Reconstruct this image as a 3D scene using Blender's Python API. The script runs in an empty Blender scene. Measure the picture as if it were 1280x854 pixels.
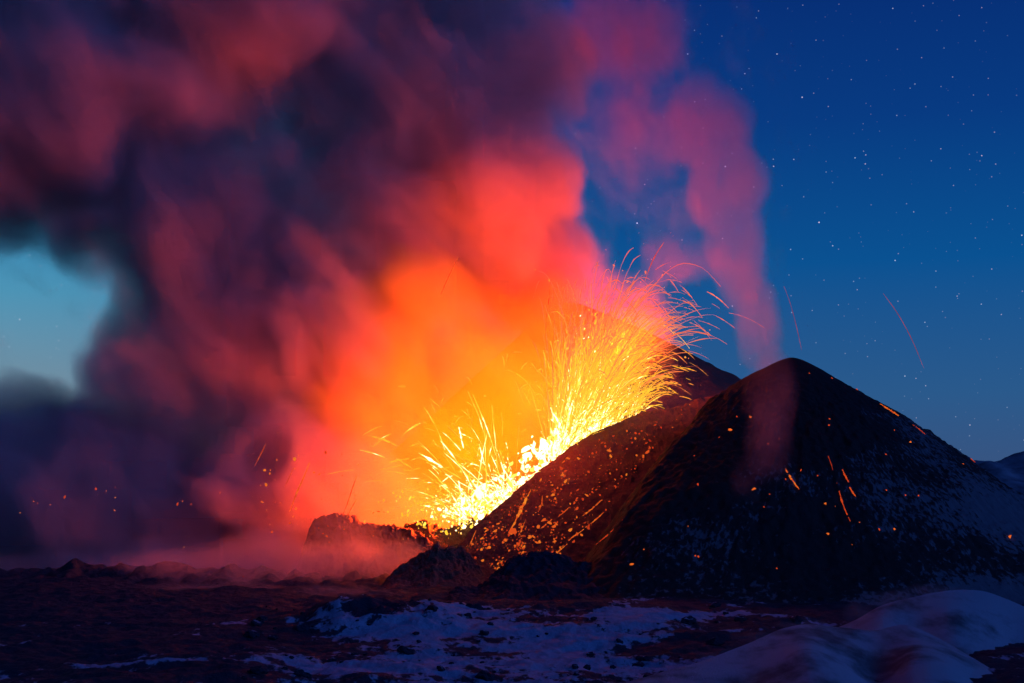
import bpy, math, random
import numpy as np
from mathutils import Vector
from mathutils.bvhtree import BVHTree

R = math.radians
rng = np.random.default_rng(7)
random.seed(7)
scene = bpy.context.scene
COL = scene.collection

# ------------------------------------------------------------------ camera
CAM_H, FPX, HOR = 40.0, 1778.0, 610.0
PITCH = math.atan((HOR - 427.0) / FPX)
cam_data = bpy.data.cameras.new("camera")
cam_data.sensor_width = 36.0
cam_data.lens = 36.0 * FPX / 1280.0
cam_data.clip_start, cam_data.clip_end = 1.0, 60000.0
cam = bpy.data.objects.new("camera", cam_data)
cam.location = (0, 0, CAM_H)
cam.rotation_euler = (math.pi / 2 + PITCH, 0, 0)
COL.objects.link(cam)
scene.camera = cam

# ------------------------------------------------------------------ render and view
scene.view_settings.view_transform = 'Standard'
scene.view_settings.look = 'None'
scene.view_settings.exposure = 0.0
scene.view_settings.gamma = 1.0
scene.render.engine = 'CYCLES'
cy = scene.cycles
cy.use_denoising = True
cy.denoiser = 'OPENIMAGEDENOISE'
cy.use_adaptive_sampling = True
cy.adaptive_threshold = 0.05
cy.max_bounces = 6
cy.diffuse_bounces = 2
cy.glossy_bounces = 2
cy.transparent_max_bounces = 16
cy.volume_bounces = 3
cy.volume_step_rate = 3.5
cy.volume_max_steps = 256
cy.sample_clamp_indirect = 4.0


def nd(nt, typ, **kw):
    n = nt.nodes.new(typ)
    for k, v in kw.items():
        setattr(n, k, v)
    return n


def lk(nt, a, b):
    nt.links.new(a, b)


def ramp(node, stops):
    cr = node.color_ramp
    while len(cr.elements) > 1:
        cr.elements.remove(cr.elements[-1])
    cr.elements[0].position = stops[0][0]
    cr.elements[0].color = (*stops[0][1], 1)
    for p, c in stops[1:]:
        cr.elements.new(p).color = (*c, 1)


# ------------------------------------------------------------------ dusk sky with stars
world = bpy.data.worlds.new("World")
scene.world = world
world.use_nodes = True
nt = world.node_tree
nt.nodes.clear()
out = nd(nt, "ShaderNodeOutputWorld")
bg = nd(nt, "ShaderNodeBackground")
lk(nt, bg.outputs[0], out.inputs[0])
tc = nd(nt, "ShaderNodeTexCoord")
sep = nd(nt, "ShaderNodeSeparateXYZ")
lk(nt, tc.outputs["Generated"], sep.inputs[0])
el = nd(nt, "ShaderNodeMapRange")
el.inputs[1].default_value, el.inputs[2].default_value = -0.05, 0.55
lk(nt, sep.outputs["Z"], el.inputs[0])
# the night side (right): deep blue above, dusty violet-blue at the horizon
r1 = nd(nt, "ShaderNodeValToRGB")
ramp(r1, [(0.0, (0.030, 0.060, 0.170)), (0.10, (0.040, 0.088, 0.215)), (0.19, (0.022, 0.100, 0.260)),
          (0.34, (0.0015, 0.082, 0.285)), (0.50, (0.0012, 0.042, 0.22)), (0.68, (0.001, 0.022, 0.165)), (1.0, (0.001, 0.008, 0.09))])
# the afterglow side (left)
r2 = nd(nt, "ShaderNodeValToRGB")
ramp(r2, [(0.0, (0.14, 0.19, 0.24)), (0.20, (0.16, 0.27, 0.36)), (0.30, (0.07, 0.29, 0.46)),
          (0.42, (0.010, 0.22, 0.46)), (0.62, (0.004, 0.05, 0.22)), (1.0, (0.001, 0.012, 0.12))])
lk(nt, el.outputs[0], r1.inputs[0])
lk(nt, el.outputs[0], r2.inputs[0])
az = nd(nt, "ShaderNodeMapRange", interpolation_type='SMOOTHSTEP')
az.inputs[1].default_value, az.inputs[2].default_value = 0.10, -0.36
lk(nt, sep.outputs["X"], az.inputs[0])
az2 = nd(nt, "ShaderNodeMapRange", interpolation_type='SMOOTHSTEP')
az2.inputs[1].default_value, az2.inputs[2].default_value = -0.85, -0.45
lk(nt, sep.outputs["X"], az2.inputs[0])
az3 = nd(nt, "ShaderNodeMapRange", interpolation_type='SMOOTHSTEP')
az3.inputs[1].default_value, az3.inputs[2].default_value = 0.0, 0.6
lk(nt, sep.outputs["Y"], az3.inputs[0])
azm = nd(nt, "ShaderNodeMath", operation='MULTIPLY')
lk(nt, az.outputs[0], azm.inputs[0])
lk(nt, az2.outputs[0], azm.inputs[1])
azn = nd(nt, "ShaderNodeMath", operation='MULTIPLY')
lk(nt, azm.outputs[0], azn.inputs[0])
lk(nt, az3.outputs[0], azn.inputs[1])
mx = nd(nt, "ShaderNodeMix", data_type='RGBA')
lk(nt, azn.outputs[0], mx.inputs[0])
lk(nt, r1.outputs[0], mx.inputs[6])
lk(nt, r2.outputs[0], mx.inputs[7])
# a little of the physical twilight sky
sky = nd(nt, "ShaderNodeTexSky", sky_type='NISHITA')
sky.sun_disc = False
sky.sun_elevation = R(-4.0)
sky.sun_rotation = R(-70.0)
sm = nd(nt, "ShaderNodeVectorMath", operation='SCALE')
sm.inputs[3].default_value = 0.05
lk(nt, sky.outputs[0], sm.inputs[0])
ad = nd(nt, "ShaderNodeVectorMath", operation='ADD')
lk(nt, mx.outputs[2], ad.inputs[0])
lk(nt, sm.outputs[0], ad.inputs[1])


def star_layer(scale, radius, keep, gain, prev):
    v = nd(nt, "ShaderNodeTexVoronoi", voronoi_dimensions='3D', feature='F1')
    v.inputs["Scale"].default_value = scale
    lk(nt, tc.outputs["Generated"], v.inputs["Vector"])
    d = nd(nt, "ShaderNodeMapRange", interpolation_type='SMOOTHSTEP')
    d.inputs[1].default_value, d.inputs[2].default_value = radius, radius * 0.3
    lk(nt, v.outputs["Distance"], d.inputs[0])
    sc = nd(nt, "ShaderNodeSeparateColor")
    lk(nt, v.outputs["Color"], sc.inputs[0])
    k = nd(nt, "ShaderNodeMapRange")
    k.inputs[1].default_value, k.inputs[2].default_value = 1.0 - keep, 1.0
    lk(nt, sc.outputs[0], k.inputs[0])
    pw = nd(nt, "ShaderNodeMath", operation='POWER')
    pw.inputs[1].default_value = 2.2
    lk(nt, k.outputs[0], pw.inputs[0])
    m = nd(nt, "ShaderNodeMath", operation='MULTIPLY')
    lk(nt, d.outputs[0], m.inputs[0])
    lk(nt, pw.outputs[0], m.inputs[1])
    g = nd(nt, "ShaderNodeMath", operation='MULTIPLY')
    g.inputs[1].default_value = gain
    lk(nt, m.outputs[0], g.inputs[0])
    tint = nd(nt, "ShaderNodeMix", data_type='RGBA')
    tint.inputs[6].default_value = (0.75, 0.85, 1.0, 1)
    tint.inputs[7].default_value = (1.0, 0.72, 0.75, 1)
    lk(nt, sc.outputs[1], tint.inputs[0])
    t = nd(nt, "ShaderNodeVectorMath", operation='SCALE')
    lk(nt, tint.outputs[2], t.inputs[0])
    lk(nt, g.outputs[0], t.inputs[3])
    a = nd(nt, "ShaderNodeVectorMath", operation='ADD')
    lk(nt, prev, a.inputs[0])
    lk(nt, t.outputs[0], a.inputs[1])
    return a.outputs[0]


c = star_layer(80.0, 0.052, 1.0, 1.3, ad.outputs[0])
c = star_layer(150.0, 0.085, 0.9, 0.7, c)
c = star_layer(210.0, 0.11, 0.8, 0.3, c)
lk(nt, c, bg.inputs[0])
bg.inputs[1].default_value = 1.0
world.cycles.sampling_method = 'MANUAL'
world.cycles.sample_map_resolution = 256

# faint directional afterglow from the right, behind the camera
sun = bpy.data.lights.new("twilight_sun", 'SUN')
sun.energy = 0.9
sun.angle = R(20)
sun.color = (0.08, 0.24, 1.0)
so = bpy.data.objects.new("twilight_sun", sun)
so.rotation_euler = (R(66), 0, R(62))
COL.objects.link(so)

# ------------------------------------------------------------------ helpers
CP, SP = math.cos(PITCH), math.sin(PITCH)


def ray(px, py):
    u, v = (px - 640.0) / FPX, (427.0 - py) / FPX
    return Vector((u, CP - v * SP, SP + v * CP))


def P(px, py, Y):
    d = ray(px, py)
    return Vector((0, 0, CAM_H)) + d * (Y / d.y)


_perm = np.random.default_rng(3).permutation(512)
_perm = np.concatenate([_perm, _perm]).astype(np.int64)
_grad = np.random.default_rng(4).normal(size=(512, 3))
_grad /= np.linalg.norm(_grad, axis=1)[:, None]


def perlin(x, y, z=0.0):
    x, y = np.asarray(x, float), np.asarray(y, float)
    z = np.broadcast_to(np.asarray(z, float), x.shape)
    xi, yi, zi = np.floor(x).astype(int), np.floor(y).astype(int), np.floor(z).astype(int)
    fx, fy, fz = x - xi, y - yi, z - zi
    u, v, w = [f * f * f * (f * (f * 6 - 15) + 10) for f in (fx, fy, fz)]
    res = 0
    for dx in (0, 1):
        for dy in (0, 1):
            for dz in (0, 1):
                h = _perm[(_perm[(_perm[(xi + dx) & 511] + yi + dy) & 511] + zi + dz) & 511]
                g = _grad[h]
                dot = g[..., 0] * (fx - dx) + g[..., 1] * (fy - dy) + g[..., 2] * (fz - dz)
                res = res + dot * (u if dx else 1 - u) * (v if dy else 1 - v) * (w if dz else 1 - w)
    return res


def fbm(x, y, z=0.0, octs=4, ridged=False):
    a, s, f = 1.0, 0.0, 1.0
    for i in range(octs):
        n = perlin(np.asarray(x) * f + 13.7 * i, np.asarray(y) * f - 7.3 * i, np.asarray(z) * f + 3.1 * i)
        s = s + a * ((0.35 - np.abs(n)) if ridged else n)
        a *= 0.5
        f *= 2.03
    return s


def smooth(a, b, x):
    t = np.clip((x - a) / (b - a), 0, 1)
    return t * t * (3 - 2 * t)


def tag(o, label=None, cat=None, group=None, kind=None):
    if label:
        o["label"] = label
    if cat:
        o["category"] = cat
    if group:
        o["group"] = group
    if kind:
        o["kind"] = kind
    return o


def mesh_from(name, verts, faces, mat, smooth_shade=True, attrs=None, parent=None):
    me = bpy.data.meshes.new(name)
    verts = np.asarray(verts, dtype=np.float32)
    faces = np.asarray(faces, dtype=np.int32)
    n, k = faces.shape
    me.vertices.add(len(verts))
    me.vertices.foreach_set("co", verts.ravel())
    me.loops.add(n * k)
    me.loops.foreach_set("vertex_index", faces.ravel())
    me.polygons.add(n)
    me.polygons.foreach_set("loop_start", np.arange(0, n * k, k, dtype=np.int32))
    me.polygons.foreach_set("use_smooth", np.full(n, smooth_shade))
    me.update(calc_edges=True)
    for an, av in (attrs or {}).items():
        at = me.attributes.new(an, 'FLOAT', 'POINT')
        at.data.foreach_set("value", np.asarray(av, dtype=np.float32).ravel())
    me.materials.append(mat)
    o = bpy.data.objects.new(name, me)
    COL.objects.link(o)
    if parent is not None:
        o.parent = parent
    return o


def grid_faces(nu, nv, wrap=False):
    i, j = np.meshgrid(np.arange(nu - 1), np.arange(nv if wrap else nv - 1), indexing='ij')
    j2 = (j + 1) % nv
    return np.stack([i * nv + j, i * nv + j2, (i + 1) * nv + j2, (i + 1) * nv + j], -1).reshape(-1, 4)


def catmull(pts, n):
    pts = np.asarray(pts, float)
    m = len(pts)
    d = np.concatenate([[0], np.cumsum(np.linalg.norm(np.diff(pts, axis=0), axis=1))])
    t = np.linspace(0, d[-1], n)
    i = np.clip(np.searchsorted(d, t, side='right') - 1, 0, m - 2)
    f = ((t - d[i]) / (d[i + 1] - d[i]))[:, None]
    p0, p1, p2, p3 = pts[np.maximum(i - 1, 0)], pts[i], pts[i + 1], pts[np.minimum(i + 2, m - 1)]
    return 0.5 * (2 * p1 + (p2 - p0) * f + (2 * p0 - 5 * p1 + 4 * p2 - p3) * f ** 2 + (3 * p1 - p0 - 3 * p2 + p3) * f ** 3)


def loft(rails, nu, nv, curve=True):
    """rails: list of polylines (back foot, crest, ..., front foot); returns an nu x nv x 3 grid, u across the rails."""
    rr = np.stack([catmull(r, nv) for r in rails])          # k x nv x 3
    k = len(rails)
    t = np.linspace(0, k - 1, nu)
    i = np.clip(np.floor(t).astype(int), 0, k - 2)
    f = (t - i)[:, None, None]
    if not curve:
        return rr[i] * (1 - f) + rr[i + 1] * f
    p0, p1, p2, p3 = rr[np.maximum(i - 1, 0)], rr[i], rr[i + 1], rr[np.minimum(i + 2, k - 1)]
    c = 0.5 * (2 * p1 + (p2 - p0) * f + (2 * p0 - 5 * p1 + 4 * p2 - p3) * f ** 2 + (3 * p1 - p0 - 3 * p2 + p3) * f ** 3)
    lin = p1 * (1 - f) + p2 * f
    return 0.35 * c + 0.65 * lin


# ------------------------------------------------------------------ materials
def ground_material(name, rock=(0.011, 0.016, 0.030), snow=(0.20, 0.25, 0.36), speck=0.8, stretch=(1, 1, 1),
                    soft=0.10, bump=0.6, bscale=0.6, rock2=(0.016, 0.023, 0.040), polar=None):
    m = bpy.data.materials.new(name)
    m.use_nodes = True
    t = m.node_tree
    b = t.nodes["Principled BSDF"]
    b.inputs["Roughness"].default_value = 0.92
    b.inputs["Specular IOR Level"].default_value = 0.15
    co = nd(t, "ShaderNodeTexCoord")
    mp = nd(t, "ShaderNodeMapping")
    mp.inputs["Scale"].default_value = stretch
    lk(t, co.outputs["Object"], mp.inputs[0])
    if polar:
        # grain that runs down the slope: distance round the hill and distance down it
        cx = nd(t, "ShaderNodeCombineXYZ")
        for k, (an, sc) in enumerate(polar):
            aa = nd(t, "ShaderNodeAttribute", attribute_name=an)
            am = nd(t, "ShaderNodeMath", operation='MULTIPLY')
            am.inputs[1].default_value = sc
            lk(t, aa.outputs["Fac"], am.inputs[0])
            lk(t, am.outputs[0], cx.inputs[k])
        lk(t, cx.outputs[0], mp.inputs[0])
    n1 = nd(t, "ShaderNodeTexNoise")
    n1.inputs["Scale"].default_value = speck
    n1.inputs["Detail"].default_value = 5
    n1.inputs["Roughness"].default_value = 0.62
    lk(t, mp.outputs[0], n1.inputs["Vector"])
    at = nd(t, "ShaderNodeAttribute", attribute_name="snow")
    # the snow lies where the coverage exceeds the speckle
    s = nd(t, "ShaderNodeMath", operation='SUBTRACT')
    lk(t, at.outputs["Fac"], s.inputs[0])
    lk(t, n1.outputs["Fac"], s.inputs[1])
    k = nd(t, "ShaderNodeMapRange", interpolation_type='SMOOTHSTEP')
    k.inputs[1].default_value, k.inputs[2].default_value = -soft, soft
    lk(t, s.outputs[0], k.inputs[0])
    n2 = nd(t, "ShaderNodeTexNoise")
    n2.inputs["Scale"].default_value = 0.12
    n2.inputs["Detail"].default_value = 6
    lk(t, co.outputs["Object"], n2.inputs["Vector"])
    rk = nd(t, "ShaderNodeMix", data_type='RGBA')
    rk.inputs[6].default_value = (*rock, 1)
    rk.inputs[7].default_value = (*rock2, 1)
    lk(t, n2.outputs["Fac"], rk.inputs[0])
    c = nd(t, "ShaderNodeMix", data_type='RGBA')
    c.inputs[7].default_value = (*snow, 1)
    lk(t, k.outputs[0], c.inputs[0])
    lk(t, rk.outputs[2], c.inputs[6])
    lk(t, c.outputs[2], b.inputs["Base Color"])
    n3 = nd(t, "ShaderNodeTexNoise")
    n3.inputs["Scale"].default_value = bscale
    n3.inputs["Detail"].default_value = 6
    n3.inputs["Roughness"].default_value = 0.65
    lk(t, mp.outputs[0], n3.inputs["Vector"])
    bp = nd(t, "ShaderNodeBump")
    bp.inputs["Strength"].default_value = bump
    bp.inputs["Distance"].default_value = 1.2
    lk(t, n3.outputs["Fac"], bp.inputs["Height"])
    lk(t, bp.outputs[0], b.inputs["Normal"])
    return m


def lava_material(name, stops, gain):
    """Incandescence that follows the temperature stored along the lava (attribute lava_heat: 1 molten, 0 cooling)."""
    m = bpy.data.materials.new(name)
    m.use_nodes = True
    t = m.node_tree
    t.nodes.clear()
    o = nd(t, "ShaderNodeOutputMaterial")
    e = nd(t, "ShaderNodeEmission")
    at = nd(t, "ShaderNodeAttribute", attribute_name="lava_heat")
    rp = nd(t, "ShaderNodeValToRGB")
    ramp(rp, stops)
    lk(t, at.outputs["Fac"], rp.inputs[0])
    lk(t, rp.outputs[0], e.inputs[0])
    e.inputs[1].default_value = gain
    lk(t, e.outputs[0], o.inputs[0])
    m.cycles.emission_sampling = 'NONE'
    return m


LAVA_STOPS = [(0.0, (0.26, 0.045, 0.022)), (0.30, (0.34, 0.075, 0.020)), (0.55, (0.34, 0.15, 0.010)),
              (0.80, (0.40, 0.215, 0.012)), (0.93, (0.55, 0.36, 0.05)), (1.0, (1.0, 0.82, 0.42))]
M_LAVA = lava_material("molten_lava", LAVA_STOPS, 3.2)
M_EMBER = lava_material("glowing_ember", [(0.0, (0.13, 0.008, 0.004)), (0.5, (0.34, 0.032, 0.006)), (1.0, (0.46, 0.13, 0.012))], 2.0)
M_CONE = ground_material("cinder_with_snow_specks", polar=(("around", 1.0), ("down", 0.42)), speck=0.85, soft=0.06, bump=0.8, bscale=0.5,
                         rock=(0.014, 0.012, 0.014), rock2=(0.024, 0.020, 0.023), snow=(0.085, 0.095, 0.12))
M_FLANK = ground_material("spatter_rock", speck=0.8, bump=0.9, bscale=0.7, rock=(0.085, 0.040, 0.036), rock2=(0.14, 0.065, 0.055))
M_PLAIN = ground_material("lava_field_with_snow", speck=0.36, stretch=(1, 0.6, 1), soft=0.06, bump=0.8, bscale=0.45)
M_DUNE = ground_material("wind_packed_snow", speck=0.16, stretch=(1, 0.5, 1), soft=0.25, bump=0.4, bscale=2.2,
                         rock=(0.05, 0.052, 0.065), rock2=(0.085, 0.09, 0.105), snow=(0.27, 0.29, 0.34))
M_FAR = ground_material("far_haze_blue_mountain", speck=0.01, soft=0.3, bump=0.3, bscale=0.02, snow=(0.2, 0.22, 0.26))  # pale cover stands in for the haze that turns the far ridge blue

# ------------------------------------------------------------------ ground sheet
def ground_z(x, y):
    rub = fbm(x / 26, y / 18, 0.3, 5, ridged=True) * 3.2
    rub = np.maximum(rub, -0.8)
    z = rub + fbm(x / 110, y / 80, 5.0, 3) * 5.0
    z = z + fbm(x / 5.5, y / 5.5, 2.0, 4) * 0.9 * smooth(900, 600, y)
    # the left plain ends in a rocky edge, the land falls away behind it
    px = x / np.maximum(y, 1) * FPX + 640
    left = smooth(640, 420, px)
    edge = np.exp(-((y - 612) / 26.0) ** 2) * (1.6 + 9.0 * np.abs(fbm(x / 16, y / 40, 9.0, 5))) * left
    z = z + edge - smooth(640, 720, y) * 14 * left
    # snow bank and ledge in the foreground
    bank = smooth(300, 420, px) * smooth(900, 780, px)
    z = z + bank * (smooth(330, 412, y) * 5.0 - 2.5 - smooth(440, 500, y) * 3.0)
    ledge = smooth(380, 430, px) * smooth(600, 540, px) * np.exp(-((y - 408) / 17.0) ** 2)
    z = z + ledge * (3.2 + 3.0 * fbm(x / 8, y / 8, 11.0, 4, ridged=True))
    far = smooth(900, 2500, np.hypot(x, y))
    return z * (1 - far) - far * 6.0


th = np.concatenate([np.linspace(-70, -25, 40, endpoint=False), np.linspace(-25, 25, 620), np.linspace(25, 70, 41)[1:]])
rr = np.concatenate([np.geomspace(20, 230, 60, endpoint=False), np.linspace(230, 700, 560, endpoint=False), np.geomspace(700, 45000, 90)])
TH, RR = np.meshgrid(np.radians(th), rr)
GX, GY = RR * np.sin(TH), RR * np.cos(TH)
GZ = ground_z(GX, GY)
gpx = GX / np.maximum(GY, 1) * FPX + 640
cov = 0.27 + 0.75 * fbm(GX / 30, GY / 22, 21.0, 5)
bankm = smooth(300, 460, gpx) * smooth(940, 760, gpx) * smooth(470, 420, GY) * smooth(250, 300, GY)
cov = cov + 0.36 * bankm
lm = smooth(420, 250, gpx) * smooth(420, 340, GY)
cov = cov - 0.05 + 0.05 * lm - 0.34 * smooth(408, 452, GY + 30 * fbm(GX / 18, GY / 18, 33.0, 3)) + 0.34 * smooth(720, 780, gpx) * smooth(1080, 980, gpx) * smooth(400, 430, GY) * smooth(540, 500, GY)
# steep rock sheds its snow
gy_, gx_ = np.gradient(GZ)
sl = np.abs(gy_) / np.maximum(np.gradient(RR, axis=0), 0.2)
cov = cov - 0.30 * smooth(0.5, 1.1, sl)
ground = mesh_from("ground", np.stack([GX, GY, GZ], -1).reshape(-1, 3), grid_faces(*GX.shape), M_PLAIN, attrs={"snow": cov})
tag(ground, "dark rough lava plain with blue snow patches stretching across the foreground", "ground", kind="structure")

# ------------------------------------------------------------------ main cinder cone
APEX = P(990, 441, 620)
n_r, n_t = 420, 900
rr = np.linspace(0, 250, n_r)
tt = np.linspace(0, 2 * math.pi, n_t, endpoint=False)
RRc, TT = np.meshgrid(rr, tt, indexing='ij')
steep = (0.67 + 0.20 * smooth(40, 150, RRc)) * (1 - 0.13 * smooth(0.0, -0.8, np.cos(TT)))
drop = np.cumsum(steep * (rr[1] - rr[0]), axis=0)
drop = np.sqrt(drop ** 2 + 16.0) - 4.0
# the crater's side has slumped away: a steep cut behind a rib that runs down towards the left
cut = -0.85 * RRc * np.cos(TT) + 0.52 * RRc * np.sin(TT) - 25.0
cut = cut + 3.0 * fbm(RRc * np.cos(TT) / 20, RRc * np.sin(TT) / 20, 6.0, 3)
drop = drop + 0.9 * (np.sqrt(cut ** 2 + 9.0) + cut) * 0.5
leftness = smooth(-30, 10, cut)
X, Yc = APEX.x + RRc * np.cos(TT), APEX.y + RRc * np.sin(TT)
Z = APEX.z - drop
grain = smooth(4, 40, RRc)
Z = Z + grain * (fbm(X / 34, Yc / 34, 1.0, 4) * 3.4 + fbm(X / 3.2, Yc / 3.2, 4.0, 4) * 1.1 + fbm(X / 9, Yc / 9, Z / 9, 3, ridged=True) * 1.5)
# shallow gullies running down the slope
Z = Z + grain * smooth(20, 90, RRc) * fbm(TT * 14, RRc / 120, 2.0, 3, ridged=True) * 1.6
Z = 7.0 * np.logaddexp(0, Z / 7.0) - 2.0 - 6.0 * smooth(150, 250, RRc)   # the foot spreads into an apron of scree
cz = np.clip(Z / APEX.z, 0, 1)
frontright = smooth(-0.4, 0.7, np.cos(TT))
cv = 0.30 + 0.19 * smooth(0.75, 0.5, cz) * frontright + 0.05 * smooth(0.5, 0.2, cz) * smooth(-0.8, -0.3, np.cos(TT)) + 0.08 * smooth(0.4, 0.1, cz) * (frontright - 0.5) + 0.34 * fbm(X / 42, Yc / 42, Z / 42, 4)
cv = cv + 0.16 * smooth(14, 4, Z) * (0.4 + 0.6 * frontright)
cv = cv - 0.16 * smooth(0.62, 0.85, cz) - 0.12 * smooth(0.1, 0.9, leftness)
cone = mesh_from("volcano_cone", np.stack([X, Yc, Z], -1).reshape(-1, 3), grid_faces(n_r, n_t, wrap=True), M_CONE, attrs={"snow": cv, "around": TT * 70.0, "down": RRc})
tag(cone, "large dark cinder cone sprinkled with snow rising right of the fire fountain", "volcano cone", kind="structure")

# ------------------------------------------------------------------ burning crater flank left of the cone
ridge = [P(555, 705, 612), P(585, 668, 622), P(612, 642, 630), P(640, 618, 638), P(690, 577, 648), P(735, 545, 656), P(775, 526, 660),
         P(815, 513, 664), P(848, 509, 667), P(885, 496, 672), P(930, 490, 676)]
foot = [P(560, 722, 585), P(590, 728, 578), P(625, 735, 572), P(660, 735, 566), P(700, 730, 566), P(740, 725, 570), P(780, 715, 580),
        P(815, 700, 590), P(845, 680, 600), P(880, 660, 610), P(920, 640, 620)]
back = [r + Vector((-6, 22, -16)) for r in ridge]
back2 = [r + Vector((-14, 48, -r.z - 6)) for r in ridge]
G = loft([back2, back, ridge, foot], 240, 420)
nz = fbm(G[..., 0] / 16, G[..., 1] / 16, G[..., 2] / 16, 4) * 1.5 + fbm(G[..., 0] / 2.6, G[..., 1] / 2.6, G[..., 2] / 2.6, 4) * 0.8
G[..., 2] += nz
G[..., 1] += fbm(G[..., 0] / 9, G[..., 1] / 9, G[..., 2] / 9 + 30, 3) * 1.5
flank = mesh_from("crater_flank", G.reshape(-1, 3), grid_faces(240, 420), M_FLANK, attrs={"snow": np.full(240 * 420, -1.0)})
tag(flank, "steep red-lit crater flank strewn with glowing spatter below the fire fountain", "crater flank", kind="structure")

# ------------------------------------------------------------------ far cone behind the fountain
FA = P(708, 378, 1050)
rr2 = np.linspace(0, 380, 150)
tt2 = np.linspace(0, 2 * math.pi, 360, endpoint=False)
R2, T2 = np.meshgrid(rr2, tt2, indexing='ij')
X2, Y2 = FA.x + R2 * np.cos(T2), FA.y + R2 * np.sin(T2)
Z2 = FA.z - (np.sqrt(((0.535 + 0.4 * np.clip(-np.cos(T2), 0, 1)) * R2) ** 2 + 60) - 7.7) + smooth(5, 60, R2) * (fbm(X2 / 50, Y2 / 50, 8.0, 4) * 4 + fbm(X2 / 7, Y2 / 7, 8.0, 3) * 1.0)
Z2 = np.maximum(Z2, -20)
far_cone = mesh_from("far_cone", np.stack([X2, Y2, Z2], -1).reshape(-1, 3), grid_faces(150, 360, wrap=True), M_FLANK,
                     attrs={"snow": np.full(X2.size, -1.0)})
tag(far_cone, "dark older cone slope behind the fire fountain, half veiled by smoke", "volcano cone", kind="structure")


# ------------------------------------------------------------------ lava mounds and ridges
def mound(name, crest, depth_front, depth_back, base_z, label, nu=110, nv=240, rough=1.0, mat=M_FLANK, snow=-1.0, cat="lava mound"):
    fr = [Vector((c.x + (c.x - crest[len(crest) // 2].x) * 0.12, c.y - depth_front, base_z)) for c in crest]
    mid = [c + Vector((0, -depth_front * 0.25, -(c.z - base_z) * 0.28)) for c in crest]
    bk = [Vector((c.x, c.y + depth_back, base_z)) for c in crest]
    g = loft([bk, crest, mid, fr], nu, nv)
    a = np.sqrt(np.clip((g[..., 2] - base_z), 0, None) + 0.4)
    g[..., 2] += rough * (fbm(g[..., 0] / 9, g[..., 1] / 9, g[..., 2] / 9, 4, ridged=True) * 1.5 + fbm(g[..., 0] / 2.2, g[..., 1] / 2.2, 3.0, 3) * 0.55) * a * 0.55
    g[..., 1] += rough * fbm(g[..., 0] / 5, g[..., 1] / 5, g[..., 2] / 5 + 9, 3) * 1.3
    sv = np.full(nu * nv, float(snow))
    o = mesh_from(name, g.reshape(-1, 3), grid_faces(nu, nv), mat, attrs={"snow": sv})
    tag(o, label, cat, kind="structure")
    return o


mound("lava_mound", [P(372, 718, 650), P(386, 672, 650), P(398, 655, 650), P(430, 652, 650), P(470, 662, 648), P(515, 668, 645), P(540, 684, 640), P(566, 708, 636)],
      45, 60, -6, "smooth dim lava mound veiled by red smoke left of the fountain", rough=1.35)
mound("lava_hummock", [P(470, 745, 585), P(492, 718, 588), P(520, 702, 590), P(545, 684, 590), P(552, 688, 590), P(575, 690, 590), P(590, 702, 588), P(606, 722, 585), P(625, 750, 580)],
      34, 30, -4, "craggy dark lava hummock with a pointed top in front of the fountain's foot", rough=1.3)
mound("lava_ridge", [P(535, 775, 505), P(556, 750, 510), P(575, 738, 515), P(600, 736, 520), P(625, 715, 525), P(645, 700, 530), P(680, 697, 530), P(715, 703, 528), P(760, 716, 520), P(810, 730, 510), P(870, 741, 500), P(950, 749, 490), P(1040, 754, 482), P(1120, 766, 475)],
      50, 45, -4, "low black lava ridge at the foot of the dark cone", rough=1.2, mat=M_PLAIN, snow=0.22, nv=420)
mound("crater_lip", [P(505, 660, 655), P(530, 655, 655), P(560, 663, 652), P(590, 650, 650), P(612, 652, 648), P(640, 664, 640)],
      20, 12, 5, "low glowing crater lip under the left fountain", rough=0.9)


mound("lava_ledge", [P(372, 822, 408), P(392, 796, 414), P(402, 772, 418), P(440, 761, 422), P(490, 765, 424), P(520, 757, 426), P(562, 761, 426), P(610, 766, 424), P(640, 779, 420), P(668, 790, 415)],
      9, 26, -3, "black rock ledge overhanging the snow bank in the middle foreground", rough=1.5, mat=M_PLAIN, snow=0.05, nv=420)
mound("lava_ledge", [P(268, 850, 330), P(300, 838, 334), P(340, 828, 338), P(380, 832, 338), P(410, 846, 334), P(440, 866, 328)],
      9, 18, -2, "small black rock knoll at the bottom edge, left of the snow bank", rough=1.3, mat=M_PLAIN, snow=0.2)

# ------------------------------------------------------------------ snow dunes, lower right
def dune(name, back, crest, front, label, spurs, nv=420, nu=200, cov=0.60):
    mid = [c * 0.62 + f * 0.38 + Vector((0, 0, -0.6 + s)) for c, f, s in zip(crest, front, spurs)]
    g = loft([back, crest, mid, front], nu, nv, curve=False)
    g[..., 2] += fbm(g[..., 0] / 26, g[..., 1] / 26, 4.0, 2) * 0.7 + fbm(g[..., 0] / 3, g[..., 1] / 3, 1.0, 3) * 0.06
    sv = cov + 0.55 * fbm(g[..., 0] / 30, g[..., 1] / 16, 17.0, 4)
    o = mesh_from(name, g.reshape(-1, 3), grid_faces(nu, nv), M_DUNE, attrs={"snow": sv})
    tag(o, label, "snow dune", kind="structure")
    return o


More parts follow.
